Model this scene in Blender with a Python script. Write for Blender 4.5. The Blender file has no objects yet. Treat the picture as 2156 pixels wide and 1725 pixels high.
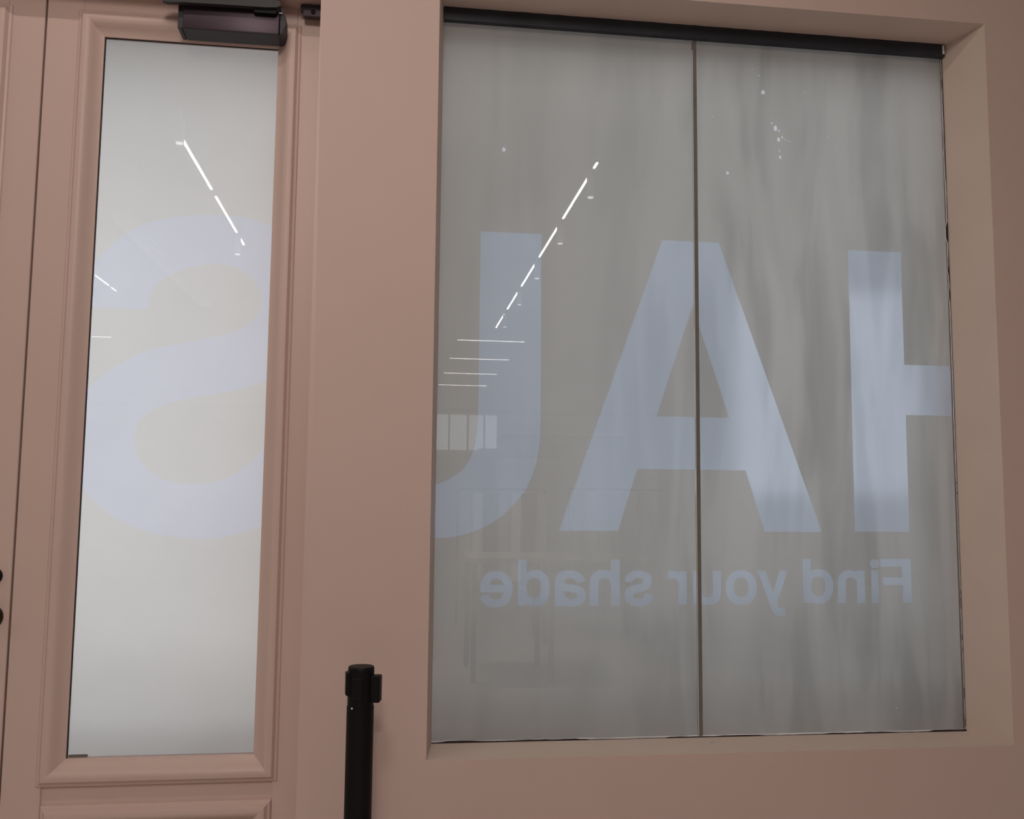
import bpy, bmesh, math, random
from mathutils import Vector, Matrix

# ------------------------------------------------------------------ camera, world, light, exposure
scene = bpy.context.scene
COL = scene.collection

CAM_Z = 1.40
cam_data = bpy.data.cameras.new('camera')
cam_data.sensor_fit = 'HORIZONTAL'
cam_data.sensor_width = 36.0
cam_data.lens = 1959.76 / 2156.0 * 36.0
cam_data.clip_start = 0.05
cam = bpy.data.objects.new('camera', cam_data)
COL.objects.link(cam)
yaw, pitch, roll = 0.12746, 0.09619, -0.00975
cy_, sy_, cp_, sp_, cr_, sr_ = math.cos(yaw), math.sin(yaw), math.cos(pitch), math.sin(pitch), math.cos(roll), math.sin(roll)
fwd = Vector((sy_ * cp_, cy_ * cp_, sp_))
rgt = Vector((cy_, -sy_, 0))
dwn = fwd.cross(rgt)
r2 = cr_ * rgt + sr_ * dwn
d2 = -sr_ * rgt + cr_ * dwn
M = Matrix((r2, -d2, -fwd)).transposed().to_4x4()
M.translation = Vector((0, 0, CAM_Z))
cam.matrix_world = M
scene.camera = cam

scene.view_settings.view_transform = 'Standard'
scene.view_settings.look = 'None'
scene.view_settings.gamma = 1.0
scene.view_settings.use_curve_mapping = False
scene.view_settings.exposure = 0.0

world = bpy.data.worlds.new('overcast_sky')
scene.world = world
world.use_nodes = True
bg = world.node_tree.nodes['Background']
bg.inputs['Color'].default_value = (0.90, 0.94, 1.0, 1)
bg.inputs['Strength'].default_value = 3.0

def area(name, loc, size, energy, color, rot=(0, 0, 0)):
    d = bpy.data.lights.new(name, 'AREA')
    d.shape = 'RECTANGLE'
    d.size, d.size_y = size
    d.energy = energy
    d.color = color
    o = bpy.data.objects.new(name, d)
    COL.objects.link(o)
    o.location = loc
    o.rotation_euler = rot
    return o

# a linear row close to the wall, then unseen fill lamps added around it
area('ceiling_row_light', (-0.45, 1.22, 3.44), (2.6, 0.06), 10.5, (1.0, 0.91, 0.80))
area('left_fill_light', (-3.6, 0.4, 3.30), (2.2, 2.2), 24, (1.0, 0.90, 0.80), (0, math.radians(-38), 0))  # unseen lamp added for the wall's brighter left side
area('far_fill_light', (-0.1, -2.6, 3.42), (0.5, 0.06), 68, (1.0, 0.92, 0.84))  # added frontal fill, its mirror image kept behind the column
area('right_fill_light', (4.3, 0.0, 3.2), (1.2, 1.2), 3.5, (1.0, 0.93, 0.86), (0, math.radians(45), 0))  # added fill to lift the dark left reveal
area('near_fill_light', (-0.32, -0.5, 3.38), (0.42, 0.4), 20, (1.0, 0.92, 0.84), (math.radians(60), 0, 0))  # added fill tilted at the wall, hidden from the panes

# ------------------------------------------------------------------ helpers
random.seed(4)

def new_mat(name):
    m = bpy.data.materials.new(name)
    m.use_nodes = True
    return m, m.node_tree, m.node_tree.nodes, m.node_tree.links

def paint(name, col, rough=0.5, var=0.04, scale=6.0, bump=0.02, bscale=220.0, metallic=0.0, spec=0.4):
    m, nt, n, l = new_mat(name)
    b = n['Principled BSDF']
    b.inputs['Roughness'].default_value = rough
    b.inputs['Metallic'].default_value = metallic
    b.inputs['Specular IOR Level'].default_value = spec
    tc = n.new('ShaderNodeTexCoord')
    no = n.new('ShaderNodeTexNoise')
    no.inputs['Scale'].default_value = scale
    no.inputs['Detail'].default_value = 4
    mr = n.new('ShaderNodeMapRange')
    mr.inputs['From Min'].default_value = 0.3
    mr.inputs['From Max'].default_value = 0.7
    mr.inputs['To Min'].default_value = 1 - var
    mr.inputs['To Max'].default_value = 1 + var
    vm = n.new('ShaderNodeVectorMath')
    vm.operation = 'SCALE'
    vm.inputs[0].default_value = col
    l.new(tc.outputs['Object'], no.inputs['Vector'])
    l.new(no.outputs['Fac'], mr.inputs['Value'])
    l.new(mr.outputs['Result'], vm.inputs['Scale'])
    l.new(vm.outputs['Vector'], b.inputs['Base Color'])
    if bump:
        n2 = n.new('ShaderNodeTexNoise')
        n2.inputs['Scale'].default_value = bscale
        n2.inputs['Detail'].default_value = 2
        bp = n.new('ShaderNodeBump')
        bp.inputs['Strength'].default_value = bump
        bp.inputs['Distance'].default_value = 0.002
        l.new(tc.outputs['Object'], n2.inputs['Vector'])
        l.new(n2.outputs['Fac'], bp.inputs['Height'])
        l.new(bp.outputs['Normal'], b.inputs['Normal'])
    return m

def emit(name, col, strength):
    m, nt, n, l = new_mat(name)
    n.remove(n['Principled BSDF'])
    e = n.new('ShaderNodeEmission')
    e.inputs['Color'].default_value = (*col, 1)
    e.inputs['Strength'].default_value = strength
    l.new(e.outputs[0], n['Material Output'].inputs['Surface'])
    return m

def glass(name, k=1.0, tint=(0.97, 0.99, 0.98)):
    """plain float glass: mirror reflection by Fresnel over a straight see-through"""
    m, nt, n, l = new_mat(name)
    n.remove(n['Principled BSDF'])
    fr = n.new('ShaderNodeFresnel'); fr.inputs['IOR'].default_value = 1.5
    mu = n.new('ShaderNodeMath'); mu.operation = 'MULTIPLY'; mu.inputs[1].default_value = k
    tr = n.new('ShaderNodeBsdfTransparent'); tr.inputs['Color'].default_value = (*tint, 1)
    gl = n.new('ShaderNodeBsdfGlossy'); gl.inputs['Roughness'].default_value = 0.0
    mx = n.new('ShaderNodeMixShader')
    l.new(fr.outputs[0], mu.inputs[0]); l.new(mu.outputs[0], mx.inputs['Fac'])
    l.new(tr.outputs[0], mx.inputs[1]); l.new(gl.outputs[0], mx.inputs[2])
    l.new(mx.outputs[0], n['Material Output'].inputs['Surface'])
    return m

def frost(name, refl, trans, fac, smear=0.0, x0=0.0, x1=1.0, refr=0.0):
    """frosted window film: part of the light scatters back, part scatters through; old wash streaks where smear > 0"""
    m, nt, n, l = new_mat(name)
    n.remove(n['Principled BSDF'])
    di = n.new('ShaderNodeBsdfDiffuse'); tl = n.new('ShaderNodeBsdfTranslucent')
    mx = n.new('ShaderNodeMixShader'); mx.inputs['Fac'].default_value = fac
    tc = n.new('ShaderNodeTexCoord')
    fine = n.new('ShaderNodeTexNoise'); fine.inputs['Scale'].default_value = 3.0; fine.inputs['Detail'].default_value = 3
    mr = n.new('ShaderNodeMapRange')
    mr.inputs['From Min'].default_value = 0.3; mr.inputs['From Max'].default_value = 0.7
    mr.inputs['To Min'].default_value = 0.965; mr.inputs['To Max'].default_value = 1.03
    l.new(tc.outputs['Object'], fine.inputs['Vector']); l.new(fine.outputs['Fac'], mr.inputs['Value'])
    fac_out = mr.outputs['Result']
    warm = None
    if smear:
        mp = n.new('ShaderNodeMapping'); mp.inputs['Scale'].default_value = (11.0, 1.0, 1.5)
        st = n.new('ShaderNodeTexNoise'); st.inputs['Scale'].default_value = 1.0; st.inputs['Detail'].default_value = 2.5
        st.inputs['Distortion'].default_value = 0.5
        l.new(tc.outputs['Object'], mp.inputs['Vector']); l.new(mp.outputs['Vector'], st.inputs['Vector'])
        cr = n.new('ShaderNodeValToRGB')
        cr.color_ramp.elements[0].position = 0.36; cr.color_ramp.elements[0].color = (0, 0, 0, 1)
        cr.color_ramp.elements[1].position = 0.66; cr.color_ramp.elements[1].color = (1, 1, 1, 1)
        e = cr.color_ramp.elements.new(0.47); e.color = (0.40, 0.40, 0.40, 1)
        e = cr.color_ramp.elements.new(0.50); e.color = (0.62, 0.62, 0.62, 1)
        l.new(st.outputs['Fac'], cr.inputs['Fac'])
        sx = n.new('ShaderNodeSeparateXYZ'); l.new(tc.outputs['Object'], sx.inputs[0])
        ms = n.new('ShaderNodeMapRange'); ms.interpolation_type = 'SMOOTHSTEP'
        ms.inputs['From Min'].default_value = x0; ms.inputs['From Max'].default_value = x1
        ms.inputs['To Min'].default_value = 0.25; ms.inputs['To Max'].default_value = 1.0
        l.new(sx.outputs['X'], ms.inputs['Value'])
        a = n.new('ShaderNodeMath'); a.operation = 'SUBTRACT'; a.inputs[1].default_value = 0.55
        l.new(cr.outputs['Color'], a.inputs[0])
        b = n.new('ShaderNodeMath'); b.operation = 'MULTIPLY'
        l.new(a.outputs[0], b.inputs[0]); l.new(ms.outputs['Result'], b.inputs[1])
        c = n.new('ShaderNodeMath'); c.operation = 'MULTIPLY_ADD'; c.inputs[1].default_value = smear
        l.new(b.outputs[0], c.inputs[0]); l.new(mr.outputs['Result'], c.inputs[2])
        fac_out = c.outputs[0]
    for sh, col in ((di, refl), (tl, trans)):
        vm = n.new('ShaderNodeVectorMath'); vm.operation = 'SCALE'; vm.inputs[0].default_value = col
        l.new(fac_out, vm.inputs['Scale']); l.new(vm.outputs['Vector'], sh.inputs['Color'])
    l.new(di.outputs[0], mx.inputs[1]); l.new(tl.outputs[0], mx.inputs[2])
    out = mx.outputs[0]
    if refr:
        rf = n.new('ShaderNodeBsdfRefraction'); rf.inputs['IOR'].default_value = 1.25
        rf.inputs['Roughness'].default_value = 0.22; rf.inputs['Color'].default_value = (*trans, 1)
        m2 = n.new('ShaderNodeMixShader'); m2.inputs['Fac'].default_value = refr
        l.new(out, m2.inputs[1]); l.new(rf.outputs[0], m2.inputs[2]); out = m2.outputs[0]
    l.new(out, n['Material Output'].inputs['Surface'])
    return m

def link(name, me, mat, parent=None, kind=None, label=None):
    if mat is not None:
        for x in (mat if isinstance(mat, (list, tuple)) else [mat]):
            me.materials.append(x)
    o = bpy.data.objects.new(name, me)
    COL.objects.link(o)
    if parent is not None: o.parent = parent
    if kind: o['kind'] = kind
    if label: o['label'] = label
    return o

def empty(name, loc=(0, 0, 0)):
    o = bpy.data.objects.new(name, None)
    o.empty_display_size = 0.1
    COL.objects.link(o)
    o.location = loc
    return o

def thing(o, label, cat, group=None):
    o['label'] = label; o['category'] = cat
    if group: o['group'] = group
    return o

def from_bm(name, bm, mat, parent=None, smooth=False, **k):
    bmesh.ops.recalc_face_normals(bm, faces=bm.faces)
    me = bpy.data.meshes.new(name)
    bm.to_mesh(me); bm.free()
    if smooth:
        for p in me.polygons: p.use_smooth = True
        me.set_sharp_from_angle(angle=math.radians(35))
    return link(name, me, mat, parent, **k)

def add_box(bm, x0, x1, y0, y1, z0, z1, bevel=0.0, seg=2):
    v = [bm.verts.new(p) for p in ((x0,y0,z0),(x1,y0,z0),(x1,y1,z0),(x0,y1,z0),(x0,y0,z1),(x1,y0,z1),(x1,y1,z1),(x0,y1,z1))]
    fs = [bm.faces.new([v[i] for i in q]) for q in ((0,3,2,1),(4,5,6,7),(0,1,5,4),(1,2,6,5),(2,3,7,6),(3,0,4,7))]
    if bevel:
        ed = list({e for f in fs for e in f.edges})
        bmesh.ops.bevel(bm, geom=ed, offset=bevel, segments=seg, affect='EDGES', profile=0.5)

def box(name, x0, x1, y0, y1, z0, z1, mat, parent=None, bevel=0.0, seg=2, **k):
    bm = bmesh.new()
    add_box(bm, x0, x1, y0, y1, z0, z1, bevel, seg)
    return from_bm(name, bm, mat, parent, smooth=bool(bevel), **k)

def lathe_bm(prof, axis='Z', seg=40, origin=(0, 0, 0)):
    """closed profile of (radius, height) turned about an axis through origin"""
    bm = bmesh.new()
    rings = []
    for r, h in prof:
        ring = []
        for i in range(seg):
            a = 2 * math.pi * i / seg
            p = Vector((r * math.cos(a), r * math.sin(a), h)) if axis == 'Z' else Vector((r * math.cos(a), -h, r * math.sin(a)))
            ring.append(bm.verts.new(p + Vector(origin)))
        rings.append(ring)
    for a, b in zip(rings, rings[1:]):
        for i in range(seg):
            bm.faces.new((a[i], a[(i + 1) % seg], b[(i + 1) % seg], b[i]))
    bm.faces.new(rings[0]); bm.faces.new(rings[-1])
    return bm

from mathutils.geometry import delaunay_2d_cdt
def inside(pt, loops):
    """even-odd test of a point against outline loops"""
    c = False
    x, y = pt
    for lp in loops:
        for i in range(len(lp)):
            (x0_, y0_), (x1_, y1_) = lp[i - 1], lp[i]
            if (y0_ > y) != (y1_ > y) and x < (x1_ - x0_) * (y - y0_) / (y1_ - y0_) + x0_:
                c = not c
    return c

def flat_fill(name, loops, y, mat, parent, holes=(), **k):
    """flat sheet in the plane of the wall: inside the outlines, outside the holes (each hole a set of even-odd loops)"""
    vs, es = [], []
    for lp in list(loops) + [lp for h in holes for lp in h]:
        n0 = len(vs)
        vs += [Vector(p) for p in lp]
        es += [(n0 + i, n0 + (i + 1) % len(lp)) for i in range(len(lp))]
    v2, _, f2, *_r = delaunay_2d_cdt(vs, es, [], 0, 1e-6)
    faces = []
    for f in f2:
        c = sum((v2[i] for i in f), Vector((0, 0))) / len(f)
        if inside(c, loops) and not any(inside(c, h) for h in holes):
            faces.append(list(f))
    me = bpy.data.meshes.new(name)
    me.from_pydata([(p.x, y, p.y) for p in v2], [], faces)
    bm = bmesh.new(); bm.from_mesh(me)
    bmesh.ops.delete(bm, geom=[v for v in bm.verts if not v.link_faces], context='VERTS')
    bm.normal_update()
    if sum(f.normal.y * f.calc_area() for f in bm.faces) > 0:
        bmesh.ops.reverse_faces(bm, faces=bm.faces)
    bm.to_mesh(me); bm.free(); me.update()
    return link(name, me, mat, parent, **k)

def smooth_pts(pts, n=4):
    """Catmull-Rom through an open list of points"""
    out = []
    for i in range(len(pts) - 1):
        p0 = pts[max(i - 1, 0)]; p1 = pts[i]; p2 = pts[i + 1]; p3 = pts[min(i + 2, len(pts) - 1)]
        for j in range(n):
            t = j / n
            out.append(tuple(0.5 * ((2 * b) + (-a + c) * t + (2 * a - 5 * b + 4 * c - d) * t * t + (-a + 3 * b - 3 * c + d) * t ** 3)
                             for a, b, c, d in zip(p0, p1, p2, p3)))
    out.append(pts[-1])
    return out

def mitred_sides(name, x0, x1, z0, z1, prof, y, mat, parent, sides='TBLR'):
    """profile (outward from the opening, height towards the room) run round an opening; each mitred length its own piece"""
    def corner(u, h, cx, cz):
        return Vector(((x0 - u) if cx < 0 else (x1 + u), y - h, (z0 - u) if cz < 0 else (z1 + u)))
    ends = {'B': ((-1, -1), (1, -1)), 'R': ((1, -1), (1, 1)), 'T': ((1, 1), (-1, 1)), 'L': ((-1, 1), (-1, -1))}
    for s in sides:
        a, b = ends[s]
        bm = bmesh.new()
        va = [bm.verts.new(corner(u, h, *a)) for u, h in prof]
        vb = [bm.verts.new(corner(u, h, *b)) for u, h in prof]
        for i in range(len(prof)):
            j = (i + 1) % len(prof)
            bm.faces.new((va[i], va[j], vb[j], vb[i]))
        bm.faces.new(va); bm.faces.new(vb)
        from_bm(name, bm, mat, parent, smooth=True)

# ------------------------------------------------------------------ materials
M_WALL = paint('wall_paint', (0.63, 0.458, 0.412), 0.62, 0.02, 2.2, 0.05, 160)
M_DOOR = paint('door_paint', (0.63, 0.46, 0.41), 0.42, 0.015, 3.0, 0.03, 120)
M_REVEAL = paint('reveal_paint_lit', (0.66, 0.53, 0.465), 0.6, 0.03, 5.0, 0.05, 160)  # wall colour made paler and tanner for light coming off the glass
M_GAP = paint('dark_gap', (0.035, 0.022, 0.020), 0.8, 0.1)
M_CAULK = paint('white_caulk', (0.75, 0.75, 0.80), 0.5, 0.1, 60)
M_BLACK = paint('black_powder_coat', (0.004, 0.0035, 0.004), 0.5, 0.1, 20, 0.1, 500, spec=0.2)
M_BAR = paint('dark_channel', (0.022, 0.024, 0.034), 0.5, 0.2, 9, 0.05, 120)
M_CLOSER = paint('closer_casing', (0.060, 0.040, 0.052), 0.42, 0.06, 12, 0.03, 300, metallic=0.55)
M_CLOSER_D = paint('closer_dark', (0.028, 0.024, 0.028), 0.5, 0.08, 12, 0.03, 300)
M_BRONZE = paint('dark_bronze', (0.045, 0.028, 0.020), 0.35, 0.1, 20, 0.05, 200, metallic=0.6)
M_STEEL = paint('bright_pin', (0.75, 0.70, 0.68), 0.3, 0.05, metallic=0.8)
M_GLASS = glass('clear_glass', 1.9)
M_BACK = glass('outer_glass_face', 0.35)
M_FILM_W = frost('frosted_film_window', *((0.44, 0.40, 0.38), (0.57, 0.53, 0.51), 0.5), smear=0.27, x0=0.45, x1=1.1)
M_LET_W = frost('letter_film_window', *((0.40, 0.41, 0.45), (0.66, 0.68, 0.77), 0.5), smear=0.27 * 0.75, x0=0.45, x1=1.1, refr=0.06)
M_FILM_D = frost('frosted_film_door', *((0.60, 0.55, 0.52), (0.99, 0.92, 0.89), 0.8))
M_LET_D = frost('letter_film_door', *((0.60, 0.58, 0.62), (0.97, 0.93, 1.0), 0.8))
M_SEAL = paint('grey_silicone', (0.175, 0.158, 0.142), 0.45, 0.08, 30)
M_SPECK = frost('bare_spot_film', (0.6, 0.6, 0.62), (0.80, 0.80, 0.84), 0.75)
M_CEIL = paint('ceiling_paint', (0.38, 0.36, 0.35), 0.9, 0.03, 2)
M_FLOOR = paint('polished_screed', (0.74, 0.68, 0.65), 0.45, 0.12, 1.4, 0.03, 30)
M_ROOM = paint('shop_wall_paint', (0.50, 0.455, 0.43), 0.8, 0.03, 1)
M_DARKBAND = paint('dark_bulkhead', (0.10, 0.10, 0.115), 0.7, 0.05, 1)
M_WHITE = paint('white_enamel', (0.80, 0.78, 0.77), 0.4, 0.03, 4)
M_TUBE = emit('lit_diffuser', (1.0, 0.98, 0.98), 17.0)
M_TUBE2 = emit('lit_diffuser_far', (1.0, 0.93, 0.92), 17.0 * 0.55)
M_LENS = emit('lit_lens', (1.0, 0.95, 0.92), 17.0 * 0.30)
M_DAY = emit('daylit_pane', (0.86, 0.93, 1.0), 1.2)
M_PAVE = paint('street_pavement', (0.10, 0.10, 0.10), 0.9, 0.15, 3)
M_CLOTH = paint('hung_clothes', (0.40, 0.36, 0.33), 0.9, 0.2, 3)
M_WOOD = paint('dark_timber', (0.11, 0.07, 0.05), 0.5, 0.2, 4)

# ------------------------------------------------------------------ setting
FY = 2.35            # room face of the wall
GY = 2.50            # plane of the glass
RX0, RX1 = 0.0985, 1.6515      # opening at the room face
RZ0, RZ1 = 0.763, 2.766
GX0, GX1 = 0.117, 1.609        # glass
GZ0, GZ1 = 0.767, 2.766

box('floor', -7, 8, -17.2, 3.0, -0.12, 0.0, M_FLOOR, kind='structure')
box('ceiling', -7, 8, -17.2, 3.0, 3.5, 3.6, M_CEIL, kind='structure')
box('wall_back', -7, 8, -17.2, -17.0, 0.0, 3.5, M_ROOM, kind='structure')
box('wall_left', -7.1, -7, -17.2, 3.0, 0.0, 3.5, M_ROOM, kind='structure')
box('wall_right', 8, 8.1, -17.2, 3.0, 0.0, 3.5, M_ROOM, kind='structure')

def wall_front():
    bm = bmesh.new()
    def quad(*p): bm.faces.new([bm.verts.new(q) for q in p])
    def cl(z): return -0.208 + (2.686 - z) * 0.0122     # the column's left edge is a touch out of plumb
    y, yb = FY, 2.62
    # room face: column, apron, right pier, head, door head, far left
    quad((cl(0), y, 0), (RX0, y, 0), (RX0, y, 3.5), (cl(3.5), y, 3.5))
    quad((RX0, y, 0), (RX1, y, 0), (RX1, y, RZ0), (RX0, y, RZ0))
    quad((RX0, y, RZ1), (RX1, y, RZ1), (RX1, y, 3.5), (RX0, y, 3.5))
    quad((RX1, y, 0), (8.0, y, 0), (8.0, y, 3.5), (RX1, y, 3.5))
    DH = 2.722           # underside of the door head
    quad((-1.66, y, DH), (cl(DH), y, DH), (cl(3.5), y, 3.5), (-1.66, y, 3.5))
    quad((-7, y, 0), (-1.66, y, 0), (-1.66, y, 3.5), (-7, y, 3.5))
    # returns into the door recess
    quad((cl(0), y, 0), (cl(0), yb, 0), (cl(3.5), yb, 3.5), (cl(3.5), y, 3.5))
    quad((-1.66, y, 0), (-1.66, yb, 0), (-1.66, yb, DH), (-1.66, y, DH))
    quad((-1.66, y, DH), (-1.66, 2.469, DH), (cl(DH), 2.469, DH), (cl(DH), y, DH))
    quad((-1.66, 2.469, DH), (-1.66, 2.469, 3.0), (cl(3.0), 2.469, 3.0), (cl(DH), 2.469, DH))
    # back face, solid behind column and piers
    quad((cl(0), yb, 0), (GX0, yb, 0), (GX0, yb, 3.5), (cl(3.5), yb, 3.5))
    quad((GX0, yb, 0), (GX1, yb, 0), (GX1, yb, GZ0), (GX0, yb, GZ0))
    quad((GX0, yb, GZ1), (GX1, yb, GZ1), (GX1, yb, 3.5), (GX0, yb, 3.5))
    quad((GX1, yb, 0), (8.0, yb, 0), (8.0, yb, 3.5), (GX1, yb, 3.5))
    quad((-7, yb, 0), (-1.66, yb, 0), (-1.66, yb, 3.5), (-7, yb, 3.5))
    quad((-1.66, yb, 2.766), (cl(2.766), yb, 2.766), (cl(3.5), yb, 3.5), (-1.66, yb, 3.5))
    bmesh.ops.remove_doubles(bm, verts=bm.verts, dist=1e-5)
    me = bpy.data.meshes.new('wall_front')
    bm.to_mesh(me); bm.free()
    return link('wall_front', me, M_WALL, kind='structure')
wall = wall_front()

# plastered reveals of the window: four splayed linings
def reveal(name, pts):
    bm = bmesh.new()
    bm.faces.new([bm.verts.new(p) for p in pts])
    me = bpy.data.meshes.new(name); bm.to_mesh(me); bm.free()
    return link(name, me, M_REVEAL, wall)
YB = 2.62
def lin(name, a, b):
    # a, b: (x, z) pairs at face and at glass; runs on straight behind the glass to the outer face
    bm = bmesh.new()
    v = [bm.verts.new(p) for p in ((a[0][0], FY, a[0][1]), (a[1][0], FY, a[1][1]), (b[1][0], GY, b[1][1]), (b[0][0], GY, b[0][1]),
                                   (b[1][0], YB, b[1][1]), (b[0][0], YB, b[0][1]))]
    bm.faces.new((v[0], v[1], v[2], v[3])); bm.faces.new((v[3], v[2], v[4], v[5]))
    me = bpy.data.meshes.new(name); bm.to_mesh(me); bm.free()
    return link(name, me, M_REVEAL, wall)
lin('window_reveal', ((RX0, RZ0), (RX0, RZ1)), ((GX0, GZ0), (GX0, GZ1)))
lin('window_reveal', ((RX1, RZ0), (RX1, RZ1)), ((GX1, GZ0), (GX1, GZ1)))
lin('window_soffit', ((RX0, RZ1), (RX1, RZ1)), ((GX0, GZ1), (GX1, GZ1)))
sill = lin('window_sill', ((RX0, RZ0), (RX1, RZ0)), ((GX0, GZ0), (GX1, GZ0)))
bm = bmesh.new()
for k in range(9):
    a = k / 8
    r = 0.0016 * math.sin(math.pi * a) + 0.0002
    bm.verts.new((0.8475 + 0.009 * a, 2.4375 - r + 0.001 * a, 0.7676)); bm.verts.new((0.8475 + 0.009 * a, 2.4375 + r, 0.7676))
bm.verts.ensure_lookup_table()
for k in range(8):
    bm.faces.new((bm.verts[2*k], bm.verts[2*k+2], bm.verts[2*k+3], bm.verts[2*k+1]))
from_bm('chipped_spot', bm, M_GAP, wall, label='small dark chip in the window sill')

# jamb strip showing behind the column's leaning edge
box('trim_1', -0.2095, -0.150, 2.352, 2.4, 0.0, 2.766, M_DOOR, kind='structure')

# ------------------------------------------------------------------ window_1
win = empty('window_1', (0, 0, 0)); win['kind'] = 'structure'
SX = 0.8415   # centre of the butt joint between the two sheets
def pane(name, x0, x1, z0, z1, y0, y1, parent):
    bm = bmesh.new()
    add_box(bm, x0, x1, y0, y1, z0, z1)
    bm.faces.ensure_lookup_table()
    o = from_bm(name, bm, [M_GLASS, M_BACK], parent)
    for p in o.data.polygons:
        p.material_index = 0 if p.normal.y < -0.5 else 1
    return o
pane('glass_pane', GX0, SX - 0.0045, GZ0, GZ1, GY - 0.004, GY + 0.004, win)
pane('glass_pane', SX + 0.0045, GX1, GZ0, GZ1, GY - 0.004, GY + 0.004, win)

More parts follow.
